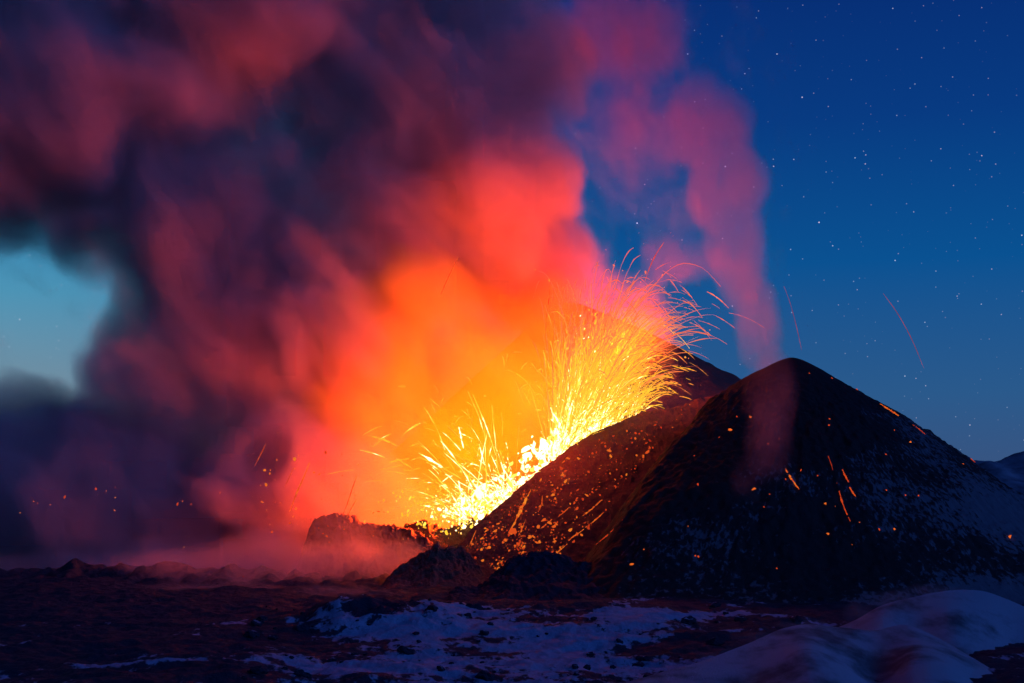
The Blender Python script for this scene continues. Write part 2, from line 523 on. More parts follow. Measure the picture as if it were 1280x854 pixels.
d1c = [P(700, 875, 288), P(790, 852, 298), P(870, 828, 312), P(930, 806, 324), P(980, 785, 335), P(1010, 779, 339), P(1050, 784, 341), P(1092, 789, 340), P(1130, 782, 342),
       P(1165, 794, 336), P(1205, 815, 326), P(1260, 850, 308), P(1330, 900, 284)]
d1b = [c + Vector((4, 26, -7)) for c in d1c]
d1f = [P(760 + 50 * i, 905 + 3 * i, 236) + Vector((0, 0, -2)) for i in range(len(d1c))]
dune("snow_dune", d1b, d1c, d1f, "nearest snow-dusted ash dune with a thin pink-lit crest",
     [0, 0, -0.6, -1.6, 0.2, 2.2, 0.8, -2.2, 1.4, 2.2, 0.2, -1.6, 0])
d2c = [P(1010, 800, 384), P(1062, 778, 390), P(1100, 757, 394), P(1140, 746, 398), P(1185, 739, 402), P(1225, 740, 404), P(1262, 752, 402), P(1310, 772, 396), P(1380, 800, 385)]
d2b = [c + Vector((6, 34, -9)) for c in d2c]
d2f = [P(1000 + 50 * i, 830 + 6 * i, 330) + Vector((0, 0, -3)) for i in range(len(d2c))]
dune("snow_dune", d2b, d2c, d2f, "larger blue snow dune behind the near dune, at the foot of the cone",
     [0, -0.8, 1.2, -1.0, 1.8, 0.2, -1.5, 0.8, 0], cov=0.66)

# ------------------------------------------------------------------ distant mountains on the right horizon
mc = [P(1020, 606, 7000), P(1100, 600, 7000), P(1160, 592, 7000), P(1205, 580, 7000), P(1222, 573, 7000), P(1245, 577, 7000), P(1262, 572, 7000), P(1285, 565, 7000), P(1330, 556, 7000), P(1420, 575, 7000), P(1560, 600, 7000)]
mb = [Vector((c.x, c.y + 900, -20)) for c in mc]
mf = [Vector((c.x, c.y - 900, -20)) for c in mc]
g = loft([mb, mc, mf], 60, 260, curve=False)
g[..., 2] += fbm(g[..., 0] / 160, g[..., 1] / 160, 3.0, 4) * 26
mt = mesh_from("distant_mountains", g.reshape(-1, 3), grid_faces(60, 260), M_FAR, attrs={"snow": np.full(60 * 260, 0.6)})
tag(mt, "low blue mountains on the right horizon beyond the cone", "mountains", kind="structure")

# ------------------------------------------------------------------ glow of the lava: lamps inside the fountains, plus an added fill over the flank
def lava_or_fill_lamp(px, py, Y, watts, radius, color=(1.0, 0.082, 0.004)):
    d = bpy.data.lights.new("lava_or_fill_glow", 'POINT')
    d.energy = watts
    d.color = color
    d.shadow_soft_size = radius
    o = bpy.data.objects.new("lava_or_fill_glow", d)
    o.location = P(px, py, Y)
    COL.objects.link(o)
    return o


K = 1.0e6
lava_or_fill_lamp(712, 562, 666, 5.6 * K, 6)
lava_or_fill_lamp(748, 536, 670, 3.0 * K, 6)
lava_or_fill_lamp(765, 435, 669, 2.6 * K, 7)
lava_or_fill_lamp(632, 626, 660, 2.4 * K, 5)
lava_or_fill_lamp(588, 646, 655, 0.9 * K, 4)
lava_or_fill_lamp(680, 520, 634, 0.055 * K, 5)  # added fill lamp in front of the ridge, brightens the crater flank

# ------------------------------------------------------------------ lava fountains
def tube_batch(paths, sides=3):
    """paths: list of (points n x 3, radii n, heat n). Returns verts, faces, heat of one mesh."""
    V, F, H, off = [], [], [], 0
    ang = np.linspace(0, 2 * math.pi, sides, endpoint=False)
    for pts, rad, heat in paths:
        n = len(pts)
        tan = np.gradient(pts, axis=0)
        tan /= np.linalg.norm(tan, axis=1)[:, None] + 1e-9
        ref = np.where(np.abs(tan[:, 1:2]) < 0.9, np.array([[0, 1.0, 0]]), np.array([[1.0, 0, 0]]))
        a = np.cross(tan, ref)
        a /= np.linalg.norm(a, axis=1)[:, None] + 1e-9
        b = np.cross(tan, a)
        ring = pts[:, None] + rad[:, None, None] * (np.cos(ang)[None, :, None] * a[:, None] + np.sin(ang)[None, :, None] * b[:, None])
        V.append(ring.reshape(-1, 3))
        H.append(np.repeat(heat, sides))
        F.append(grid_faces(n, sides, wrap=True) + off)
        off += n * sides
    return np.concatenate(V), np.concatenate(F), np.concatenate(H)


def jets(n, vent, ang_mean, ang_sd, v_lo, v_hi, span, thick, seed, heat0=1.0, cool=0.8, spread_y=0.18, v_pow=1.0, zmin=None, short=0.55, tend=0.5, a_lo=-90, a_hi=60):
    """Ballistic arcs thrown from points along the vent; each is the ribbon of molten clots along part of its flight."""
    r = np.random.default_rng(seed)
    res = []
    vent = [np.array(v) for v in vent]
    while len(res) < n:
        k = r.random()
        p0 = vent[0] * (1 - k) + vent[1] * k + r.normal(0, 0.8, 3)
        a = math.radians(r.normal(ang_mean, ang_sd))          # from the vertical, to the right
        if not math.radians(a_lo) < a < math.radians(a_hi):
            continue
        el = r.normal(0, spread_y)
        v = v_lo + (v_hi - v_lo) * r.random() ** v_pow
        v *= math.cos(a * 0.8) ** 0.5 if abs(a) < 1.5 else 0.3
        vel = np.array([math.sin(a), math.sin(el), math.cos(a) * math.cos(el)]) * v
        tf = 2 * max(vel[2], 2.0) / 9.8
        if r.random() < short:
            t0 = tf * r.uniform(0.05, 0.62)
            t1 = t0 + tf * r.uniform(0.025, 0.13)
        else:
            t0 = tf * 0.34 * r.random() ** 1.3
            t1 = min(t0 + tf * r.uniform(*span), tf * tend * r.choice([0.8, 1.0, 1.15, 1.4], p=[0.3, 0.4, 0.2, 0.1]))
        if t1 - t0 < 0.02 * tf:
            continue
        t = np.linspace(t0, t1, 14)
        pts = p0 + vel * t[:, None] - np.array([0, 0, 4.9]) * (t ** 2)[:, None]
        pts += 0.10 * np.sin(t[:, None] * r.uniform(3, 9) + r.uniform(0, 6, 3))
        if zmin is not None:
            ok = pts[:, 2] > zmin
            if ok.sum() < 6:
                continue
            pts = pts[ok]
            t = t[ok]
        s = np.linspace(0, 1, len(pts))
        rad = thick * r.lognormal(0, 0.35) * (0.35 + 0.65 * np.sin(np.pi * np.clip(s * 0.92 + 0.05, 0, 1)))
        rad = rad * np.clip(1 + 0.45 * r.normal(0, 1, len(pts)), 0.35, 2.2)      # beads of molten clots
        dist = np.linalg.norm(pts - p0, axis=1)
        heat = np.clip(heat0 - cool * dist / 70.0 + r.normal(0, 0.12) + 0.09 * np.sin(9 * s + r.uniform(0, 6)), 0.03, 1)
        res.append((pts, rad, heat))
    return res


def clots(n, centre, size, rad, heat, seed):
    """Irregular molten clots round a centre: one mesh."""
    r = np.random.default_rng(seed)
    phi = (1 + 5 ** 0.5) / 2
    iv = np.array([(-1, phi, 0), (1, phi, 0), (-1, -phi, 0), (1, -phi, 0), (0, -1, phi), (0, 1, phi), (0, -1, -phi), (0, 1, -phi), (phi, 0, -1), (phi, 0, 1), (-phi, 0, -1), (-phi, 0, 1)], float)
    iv /= np.linalg.norm(iv[0])
    fc = np.array([(0, 11, 5), (0, 5, 1), (0, 1, 7), (0, 7, 10), (0, 10, 11), (1, 5, 9), (5, 11, 4), (11, 10, 2), (10, 7, 6), (7, 1, 8), (3, 9, 4), (3, 4, 2), (3, 2, 6), (3, 6, 8), (3, 8, 9), (4, 9, 5), (2, 4, 11), (6, 2, 10), (8, 6, 7), (9, 8, 1)])
    V, F, H = [], [], []
    for i in range(n):
        c = np.array(centre) + r.normal(0, 1, 3) * np.array(size)
        s = rad * r.lognormal(0, 0.5)
        q = iv * (1 + r.normal(0, 0.28, (12, 1))) * s * np.array([1, 1, r.uniform(0.7, 2.4)])
        ca, sa = math.cos(r.normal(0, 0.7)), math.sin(r.normal(0, 0.7))
        q = q @ np.array([[ca, 0, sa], [0, 1, 0], [-sa, 0, ca]])
        V.append(q + c)
        F.append(fc + 12 * i)
        H.append(np.full(12, np.clip(heat + r.normal(0, 0.1), 0, 1)))
    return np.concatenate(V), np.concatenate(F), np.concatenate(H)


def empty(name, loc):
    o = bpy.data.objects.new(name, None)
    o.location = loc
    o.empty_display_size = 2
    COL.objects.link(o)
    return o


def fountain(label, base, core_sets, jet_sets, part_count):
    root = empty("lava_fountain", base)
    tag(root, label, "lava fountain")
    off = np.array(base)
    vs, fs, hs, o_ = [], [], [], 0
    for cs in core_sets:
        v, f, h = clots(*cs)
        vs.append(v); fs.append(f + o_); hs.append(h); o_ += len(v)
    co_ = mesh_from("molten_core", np.concatenate(vs) - off, np.concatenate(fs), M_LAVA, attrs={"lava_heat": np.concatenate(hs)}, parent=root)
    allj = [j for js in jet_sets for j in js]
    allj.sort(key=lambda j: -np.linalg.norm(np.diff(j[0], axis=0), axis=1).sum() * j[1].mean())
    big, rest = allj[:part_count], allj[part_count:]
    for j in big:
        v, f, h = tube_batch([j], 5)
        mesh_from("lava_jet", v - off, f, M_LAVA, attrs={"lava_heat": h}, parent=root)
    v, f, h = tube_batch(rest)
    sp = mesh_from("lava_spray", v - off, f, M_LAVA, attrs={"lava_heat": h}, parent=root)
    sp["kind"] = "stuff"
    co_["kind"] = "stuff"
    return root


va, vb = P(690, 590, 664), P(748, 548, 668)
jA = [jets(1100, (va, vb), 9, 6.5, 20, 42, (0.2, 0.55), 0.15, 11, 1.0, 0.85, v_pow=0.8, zmin=20),
      jets(520, (P(722, 558, 666), P(755, 545, 668)), 14, 7, 22, 39, (0.25, 0.6), 0.15, 12, 0.97, 0.85, zmin=20, tend=0.52),
      jets(700, (va, vb), 6, 9, 10, 30, (0.25, 0.55), 0.22, 13, 1.05, 0.7, zmin=20, short=0.55),
      jets(420, (P(745, 545, 672), P(795, 522, 674)), 18, 9, 10, 25, (0.3, 0.7), 0.17, 15, 0.85, 0.75, zmin=20, short=0.5, tend=0.54),
      jets(2400, (va, vb), 9, 8, 14, 36, (0.1, 0.35), 0.17, 16, 0.92, 0.42, zmin=20, short=0.4),
      jets(420, (va, vb), 5, 13, 6, 18, (0.4, 0.8), 0.45, 14, 1.15, 0.6, zmin=20)]
coreA = [(260, P(710, 560, 664), (6, 2, 7), 0.6, 1.0, 31), (160, P(728, 520, 666), (4, 2, 9), 0.38, 0.92, 32), (140, P(690, 583, 660), (6, 2, 4), 0.6, 1.0, 33),
         (160, P(737, 470, 666), (5, 2, 12), 0.24, 0.85, 34), (200, P(760, 450, 666), (14, 3, 18), 0.16, 0.6, 35), (140, P(785, 410, 666), (18, 3, 20), 0.12, 0.35, 36)]
fountain("tall yellow lava fountain fanning up beside the dark cone", P(722, 555, 665), coreA, jA, 100)
va, vb = P(575, 655, 644), P(650, 622, 652)
jB = [jets(280, (va, vb), -20, 24, 14, 38, (0.1, 0.3), 0.16, 21, 1.0, 0.42, v_pow=1.5, zmin=12, tend=0.32, a_lo=-68, a_hi=8),
      jets(130, (va, vb), -55, 16, 14, 36, (0.1, 0.3), 0.15, 22, 0.92, 0.5, v_pow=1.3, zmin=12, tend=0.3, a_lo=-78, a_hi=0),
      jets(420, (va, vb), -15, 32, 6, 18, (0.3, 0.6), 0.22, 23, 1.05, 0.8, zmin=12, short=0.6, a_lo=-75, a_hi=25)]
coreB = [(260, P(612, 634, 646), (8, 2, 5), 0.45, 0.97, 41), (300, P(580, 640, 644), (11, 2, 5), 0.3, 0.85, 42), (120, P(645, 610, 652), (5, 2, 5), 0.5, 1.0, 43),
         (160, P(545, 640, 642), (12, 2, 6), 0.24, 0.7, 44), (30, P(658, 574, 655), (1.2, 1, 2.6), 0.5, 0.95, 45)]
fountain("low lava fountain bursting leftwards at the bottom of the crater", P(612, 645, 646), coreB, jB, 80)

# ------------------------------------------------------------------ glowing streaks and embers
dg = bpy.context.evaluated_depsgraph_get()
_bvh = []
for o in (cone, flank, ground):
    me = o.data
    co = np.empty(len(me.vertices) * 3, dtype=np.float32)
    me.vertices.foreach_get("co", co)
    pf = np.empty(len(me.loops), dtype=np.int32)
    me.loops.foreach_get("vertex_index", pf)
    _bvh.append(BVHTree.FromPolygons(co.reshape(-1, 3).tolist(), pf.reshape(-1, 4).tolist()))


def on_surface(px, py, which=None):
    o, d = Vector((0, 0, CAM_H)), ray(px, py).normalized()
    best = None
    for i, b in enumerate(_bvh):
        if which is not None and i not in which:
            continue
        loc, n, idx, dist = b.ray_cast(o, d)
        if loc is not None and (best is None or dist < best[1]):
            best = (loc, dist, n)
    return best


def streak(name, pts, rad, heat, label, cat, group, mat=M_EMBER, parent_root=None):
    pts = catmull([np.array(p) for p in pts], max(10, 5 * len(pts)))
    r = np.random.default_rng(int(abs(pts[0, 0]) * 100) + 5)
    s = np.linspace(0, 1, len(pts))
    if mat is M_EMBER and group != "lava bombs in flight":
        pts = catmull(pts, 40)
        s = np.linspace(0, 1, 40)
        wob = np.stack([perlin(s * 9, s * 0 + pts[0, 0], k * 3.3) for k in range(3)], -1) * rad * 0.8
        pts = pts + wob
        rad = rad * np.clip(0.75 + 1.1 * perlin(s * 13, s * 0 + pts[0, 1], 8.8), 0.08, 1.5)
    radii = rad * (0.25 + 0.75 * np.sin(np.pi * np.clip(s * 0.9 + 0.08, 0, 1))) * r.uniform(0.7, 1.25, len(pts))
    h = np.clip(heat + 0.14 * r.normal(0, 1, len(pts)), 0, 1)
    mid = pts[len(pts) // 2]
    v, f, hh = tube_batch([(pts, radii, h)], 6)
    o = mesh_from(name, v - mid, f, mat, attrs={"lava_heat": hh})
    o.location = mid
    tag(o, label, cat, group)
    return o


def ground_streak(name, pix, rad, heat, label, cat, group, which):
    pts = []
    for (px, py) in pix:
        h = on_surface(px, py, which)
        if h is None:
            continue
        pts.append(h[0] - ray(px, py).normalized() * 0.25)
    if len(pts) >= 2:
        streak(name, pts, rad, heat, label, cat, group)


# rivulets on the burning flank
RIV = [
    ([(664, 612), (655, 630), (648, 646), (640, 660)], 1.1, 1.0, "broadest yellow lava rivulet on the flank, below the white core"),
    ([(652, 632), (645, 650), (638, 662)], 0.7, 0.9, "short orange lava rivulet beside the broadest one on the flank"),
    ([(678, 620), (677, 630), (673, 640)], 0.35, 0.7, "thin wavy lava thread right of the broadest rivulet"),
    ([(690, 649), (680, 658), (669, 665)], 0.45, 0.75, "short slanting lava streak halfway down the flank"),
    ([(657, 650), (652, 662), (648, 670)], 0.5, 0.8, "stubby lava drip low on the flank"),
    ([(752, 625), (740, 636), (728, 645)], 0.45, 0.85, "bright dash of lava high on the right of the flank"),
    ([(755, 640), (742, 652), (728, 663), (716, 672)], 0.4, 0.85, "long slanting lava streak beside the dark cone"),
    ([(722, 666), (712, 675), (702, 684)], 0.4, 0.8, "lava streak continuing below the long slanting one"),
    ([(709, 680), (697, 690), (687, 697), (683, 702)], 0.4, 0.85, "lava streak at the lower right corner of the flank"),
    ([(595, 663), (590, 675), (586, 684)], 0.4, 0.85, "lava drip at the left end of the flank under the low fountain"),
    ([(712, 634), (703, 642), (698, 646)], 0.35, 0.7, "small lava dash amid the flank embers"),
]
for pix, rad, heat, lab in RIV:
    ground_streak("lava_rivulet", pix, rad * 0.75, heat * 0.72, lab, "lava rivulet", "lava rivulets on the crater flank", (1,))
# rivulets on the edge of the dark cone
for pix, rad, heat, lab in [
    ([(778, 650), (765, 664), (752, 675), (745, 681)], 0.32, 0.55, "faint long lava streak on the left edge of the dark cone"),
    ([(742, 684), (735, 690), (728, 693)], 0.3, 0.6, "faint short lava streak low on the cone's left edge"),
    ([(706, 690), (698, 698), (690, 700)], 0.3, 0.6, "faint lava streak at the bottom of the cone's left edge"),
    ([(982, 586), (988, 597), (999, 612)], 0.5, 0.85, "bright orange streak on the middle of the dark cone"),
    ([(1053, 587), (1057, 596), (1061, 603)], 0.45, 0.6, "upper of two short red streaks right of the bright streak on the cone"),
    ([(1062, 609), (1066, 616), (1070, 621)], 0.4, 0.7, "lower of two short red streaks right of the bright streak on the cone"),
    ([(1046, 604), (1050, 618), (1055, 634), (1063, 652)], 0.36, 0.45, "longest thin red streak running down the cone face"),
    ([(1035, 570), (1039, 580), (1041, 588)], 0.25, 0.2, "dimmest red streak above the longest one on the cone"),
    ([(1100, 505), (1111, 512), (1124, 520)], 0.5, 0.85, "bright orange streak high on the right slope of the cone"),
    ([(1141, 531), (1149, 537), (1157, 543)], 0.36, 0.5, "second streak down on the right skyline slope"),
    ([(1166, 538 + 3), (1174, 545), (1180, 550)], 0.28, 0.4, "small red streak on the cone's right skyline"),
    ([(1205, 568), (1213, 573), (1219, 578)], 0.3, 0.3, "red streak far down the cone's right skyline"),
]:
    ground_streak("lava_streak", pix, rad * 0.9, heat * 0.7, lab, "lava streak", "glowing streaks on the dark cone", (0,))

# lava bombs in flight: thin glowing threads
for pix, Y, rad, heat, lab in [
    ([(573, 321), (566, 335), (558, 352), (551, 368)], 640, 0.28, 0.22, "lava bomb trail in the smoke high left of the tall fountain"),
    ([(387, 578), (380, 596), (371, 616), (362, 640)], 632, 0.42, 0.25, "longest slanting lava bomb trail in the smoke on the left"),
    ([(367, 585), (361, 598), (356, 609)], 634, 0.22, 0.12, "faint short lava bomb trail beside the longest one on the left"),
    ([(332, 555), (327, 566), (318, 583)], 634, 0.24, 0.16, "leftmost lava bomb trail in the smoke"),
    ([(446, 595), (440, 612), (434, 630), (428, 645)], 632, 0.28, 0.18, "lava bomb trail above the dim mound"),
    ([(446, 624), (440, 634), (433, 648)], 632, 0.26, 0.30, "short orange lava bomb trail touching the dim mound's top"),
    ([(980, 358), (988, 380), (996, 410), (1002, 438)], 640, 0.13, 0.03, "faint pink lava bomb trail in the blue sky above the cone's summit"),
    ([(1104, 367), (1122, 392), (1140, 425), (1155, 461)], 600, 0.13, 0.04, "faint pink lava bomb trail in the blue sky right of the cone"),
    ([(830, 303), (820, 318), (812, 335), (806, 352)], 664, 0.28, 0.16, "tall curved lava bomb trail at the top right of the fountain"),
    ([(688, 352), (686, 375), (683, 400), (682, 425)], 655, 0.26, 0.3, "vertical lava bomb trail left of the tall fountain"),
]:
    streak("lava_bomb", [P(x, y, Y) for x, y in pix], rad * 0.8, heat + (0.3 if Y > 625 and heat > 0.1 else 0.0), lab, "lava bomb", "lava bombs in flight")

# embers: lumps of glowing spatter
ember_meshes = []
for i in range(8):
    v, f, h = clots(1, (0, 0, 0), (0, 0, 0), 1.0, 0.3 + 0.1 * i, 70 + i)
    eo = mesh_from("ember", v, f, M_EMBER, attrs={"lava_heat": h})
    ember_meshes.append(eo.data)
    bpy.data.objects.remove(eo)


def ember(loc, size, heat_i, label, group):
    o = bpy.data.objects.new("ember", ember_meshes[heat_i])
    o.location = loc
    o.scale = (size * random.uniform(0.8, 1.7), size, size * random.uniform(0.7, 1.3))
    o.rotation_euler = (random.uniform(-0.5, 0.5), random.uniform(-0.8, 0.8), random.uniform(0, 3))
    COL.objects.link(o)
    tag(o, label, "ember", group)


def point_in(poly, x, y):
    c, j = False, len(poly) - 1
    for i in range(len(poly)):
        if (poly[i][1] > y) != (poly[j][1] > y) and x < (poly[j][0] - poly[i][0]) * (y - poly[i][1]) / (poly[j][1] - poly[i][1]) + poly[i][0]:
            c = not c
        j = i
    return c


FL = [(575, 690), (640, 624), (735, 552), (845, 514), (868, 508), (820, 560), (735, 665), (690, 702), (625, 715)]
spots = []
while len(spots) < 1100:
    x, y = random.uniform(572, 870), random.uniform(505, 718)
    if not point_in(FL, x, y):
        continue
    d = perlin(np.array([x / 14.0]), np.array([y / 14.0]))[0]
    w = (0.25 + 0.75 * smooth(760, 600, x)) * (0.5 + 2.0 * d)
    if random.random() < w:
        h = on_surface(x, y, (1,))
        if h:
            spots.append((h[0], 0.12 + 0.42 * random.random() ** 3.5, min(7, max(0, int(random.gauss(2.6, 1.8))))))
spots.sort(key=lambda s: -s[1])
for loc, s, hi in spots[:150]:
    ember(loc, s, hi, "glowing spatter lump lying on the red crater flank", "embers on the crater flank")


def ember_stuff(name, items, label):
    V, F, H, off = [], [], [], 0
    for k, (loc, s, hi) in enumerate(items):
        v, f, h = clots(1, loc, (0, 0, 0), s, 0.2 + 0.1 * hi, 900 + k)
        V.append(v); F.append(f + off); H.append(h); off += 12
    o = mesh_from(name, np.concatenate(V), np.concatenate(F), M_EMBER, attrs={"lava_heat": np.concatenate(H)})
    tag(o, label, "embers", kind="stuff")


ember_stuff("fine_embers", spots[150:], "fine glowing embers scattered over the red crater flank")

# embers on the dark cone
cone_px = [(913, 538), (899, 547), (938, 522), (960, 555), (974, 549), (921, 521), (1012, 467), (1040, 473), (1071, 487), (1037, 524), (1036, 532), (1118, 538), (1138, 553), (1107, 568),
           (1022, 595), (1032, 630), (1044, 633), (962, 618), (955, 634), (942, 612), (1108, 613), (1132, 619), (1148, 620), (1074, 653), (1035, 668), (1065, 681), (1099, 662), (1118, 662), (868, 570),
           (872, 606), (860, 658), (873, 696), (971, 711), (1204, 580), (1001, 588), (982, 599), (1262, 672), (869, 695), (805, 687), (790, 706)]
for (x, y) in cone_px:
    h = on_surface(x, y, (0,))
    if h:
        ember(h[0], random.uniform(0.26, 0.42), random.choice((0, 1, 2, 3)), "single small red ember lying on the dark cone", "embers on the dark cone")

# embers in the air and on the ground left of the fountain
left_px = [(222, 630), (228, 627), (239, 630), (236, 671), (230, 684), (120, 611), (133, 614), (122, 619), (144, 609), (144, 622), (143, 638), (81, 621), (63, 631), (47, 629), (25, 641), (42, 627), (304, 721),
           (317, 567), (312, 618), (316, 621), (311, 614), (346, 575), (344, 600), (338, 588), (326, 607), (326, 622), (328, 628), (351, 629), (344, 628), (362, 654), (372, 656), (297, 635), (340, 665), (275, 616)]
for (x, y) in left_px:
    ember(P(x, y, random.uniform(585, 600)), 0.16 + 0.36 * random.random() ** 2, random.choice((0, 1, 2, 3, 4)), "single ember glowing in the dim smoke over the left plain", "embers over the left plain")
n = 0
while n < 75:
    x, y = random.gauss(430, 60), random.gauss(610, 48)
    if 310 < x < 560 and 530 < y < 735:
        ember(P(x, y, random.uniform(585, 605)), 0.13 + 0.34 * random.random() ** 3, random.choice((1, 2, 3, 4, 6)), "ember floating in the red smoke between the plain and the low fountain", "embers in the red smoke")
        n += 1

# dark lava blocks lying about the foreground
block_meshes = []
for i in range(7):
    import bmesh
    bm = bmesh.new()
    bmesh.ops.create_icosphere(bm, subdivisions=3, radius=1.0)
    for v in bm.verts:
        c = v.co
        n = perlin(np.array([c.x * 1.1 + 9 * i]), np.array([c.y * 1.1]), np.array([c.z * 1.1]))[0] + 0.5 * perlin(np.array([c.x * 2.7 + 5 * i]), np.array([c.y * 2.7]), np.array([c.z * 2.7]))[0]
        q = 1 + 0.75 * n
        v.co = Vector((c.x * q * 1.2, c.y * q, c.z * q * 0.75))
    me = bpy.data.meshes.new("lava_block")
    bm.to_mesh(me)
    bm.free()
    at = me.attributes.new("snow", 'FLOAT', 'POINT')
    at.data.foreach_set("value", np.array([0.1 + 0.42 * max(0.0, v.normal.z) ** 3 for v in me.vertices], dtype=np.float32))
    me.materials.append(M_PLAIN)
    block_meshes.append(me)
n = 0
while n < 95:
    x, y = random.uniform(300, 1000), random.uniform(757, 852)
    if perlin(np.array([x / 45.0]), np.array([y / 16.0]))[0] < -0.02 + 0.12 * random.random():
        continue
    h = on_surface(x, y, (2,))
    if h is None:
        continue
    o = bpy.data.objects.new("lava_block", block_meshes[n % 7])
    s_ = 0.35 + 1.5 * random.random() ** 3
    o.location = h[0] + Vector((0, 0, 0.15 * s_))
    o.scale = (s_, s_, s_)
    o.rotation_euler = (random.uniform(-0.3, 0.3), random.uniform(-0.3, 0.3), random.uniform(0, 6.28))
    COL.objects.link(o)
    tag(o, "dark lava block poking out of the snow in the foreground", "rock", "lava blocks in the foreground snow")
    n += 1

# ------------------------------------------------------------------ smoke
def smoke_material(name, dens, color=(0.80, 0.76, 0.78), absorb=(0.35, 0.25, 0.25), aniso=0.15):
    m = bpy.data.materials.new(name)
    m.use_nodes = True
    t = m.node_tree
    t.nodes.clear()
    o = nd(t, "ShaderNodeOutputMaterial")
    v = nd(t, "ShaderNodeVolumePrincipled")
    v.inputs["Color"].default_value = (*color, 1)
    v.inputs["Absorption Color"].default_value = (*absorb, 1)
    v.inputs["Density"].default_value = dens
    v.inputs["Anisotropy"].default_value = aniso
    lk(t, v.outputs[0], o.inputs["Volume"])
    m.cycles.volume_sampling = 'MULTIPLE_IMPORTANCE'
    return m


def gmath(t, op, a, b=None, c=None):
    n = nd(t, "ShaderNodeMath", operation=op)
    for i, v in enumerate((a, b, c)):
        if v is None:
            continue
        if isinstance(v, (int, float)):
            n.inputs[i].default_value = v
        else:
            lk(t, v, n.inputs[i])
    return n.outputs[0]


def gvec(t, op, a, b=None, scale=None):
    n = nd(t, "ShaderNodeVectorMath", operation=op)
    for i, v in enumerate((a, b)):
        if v is None:
            continue
        if isinstance(v, (tuple, list, Vector)):
            n.inputs[i].default_value = tuple(v)
        else:
            lk(t, v, n.inputs[i])
    if scale is not None:
        n.inputs[3].default_value = scale
    return n


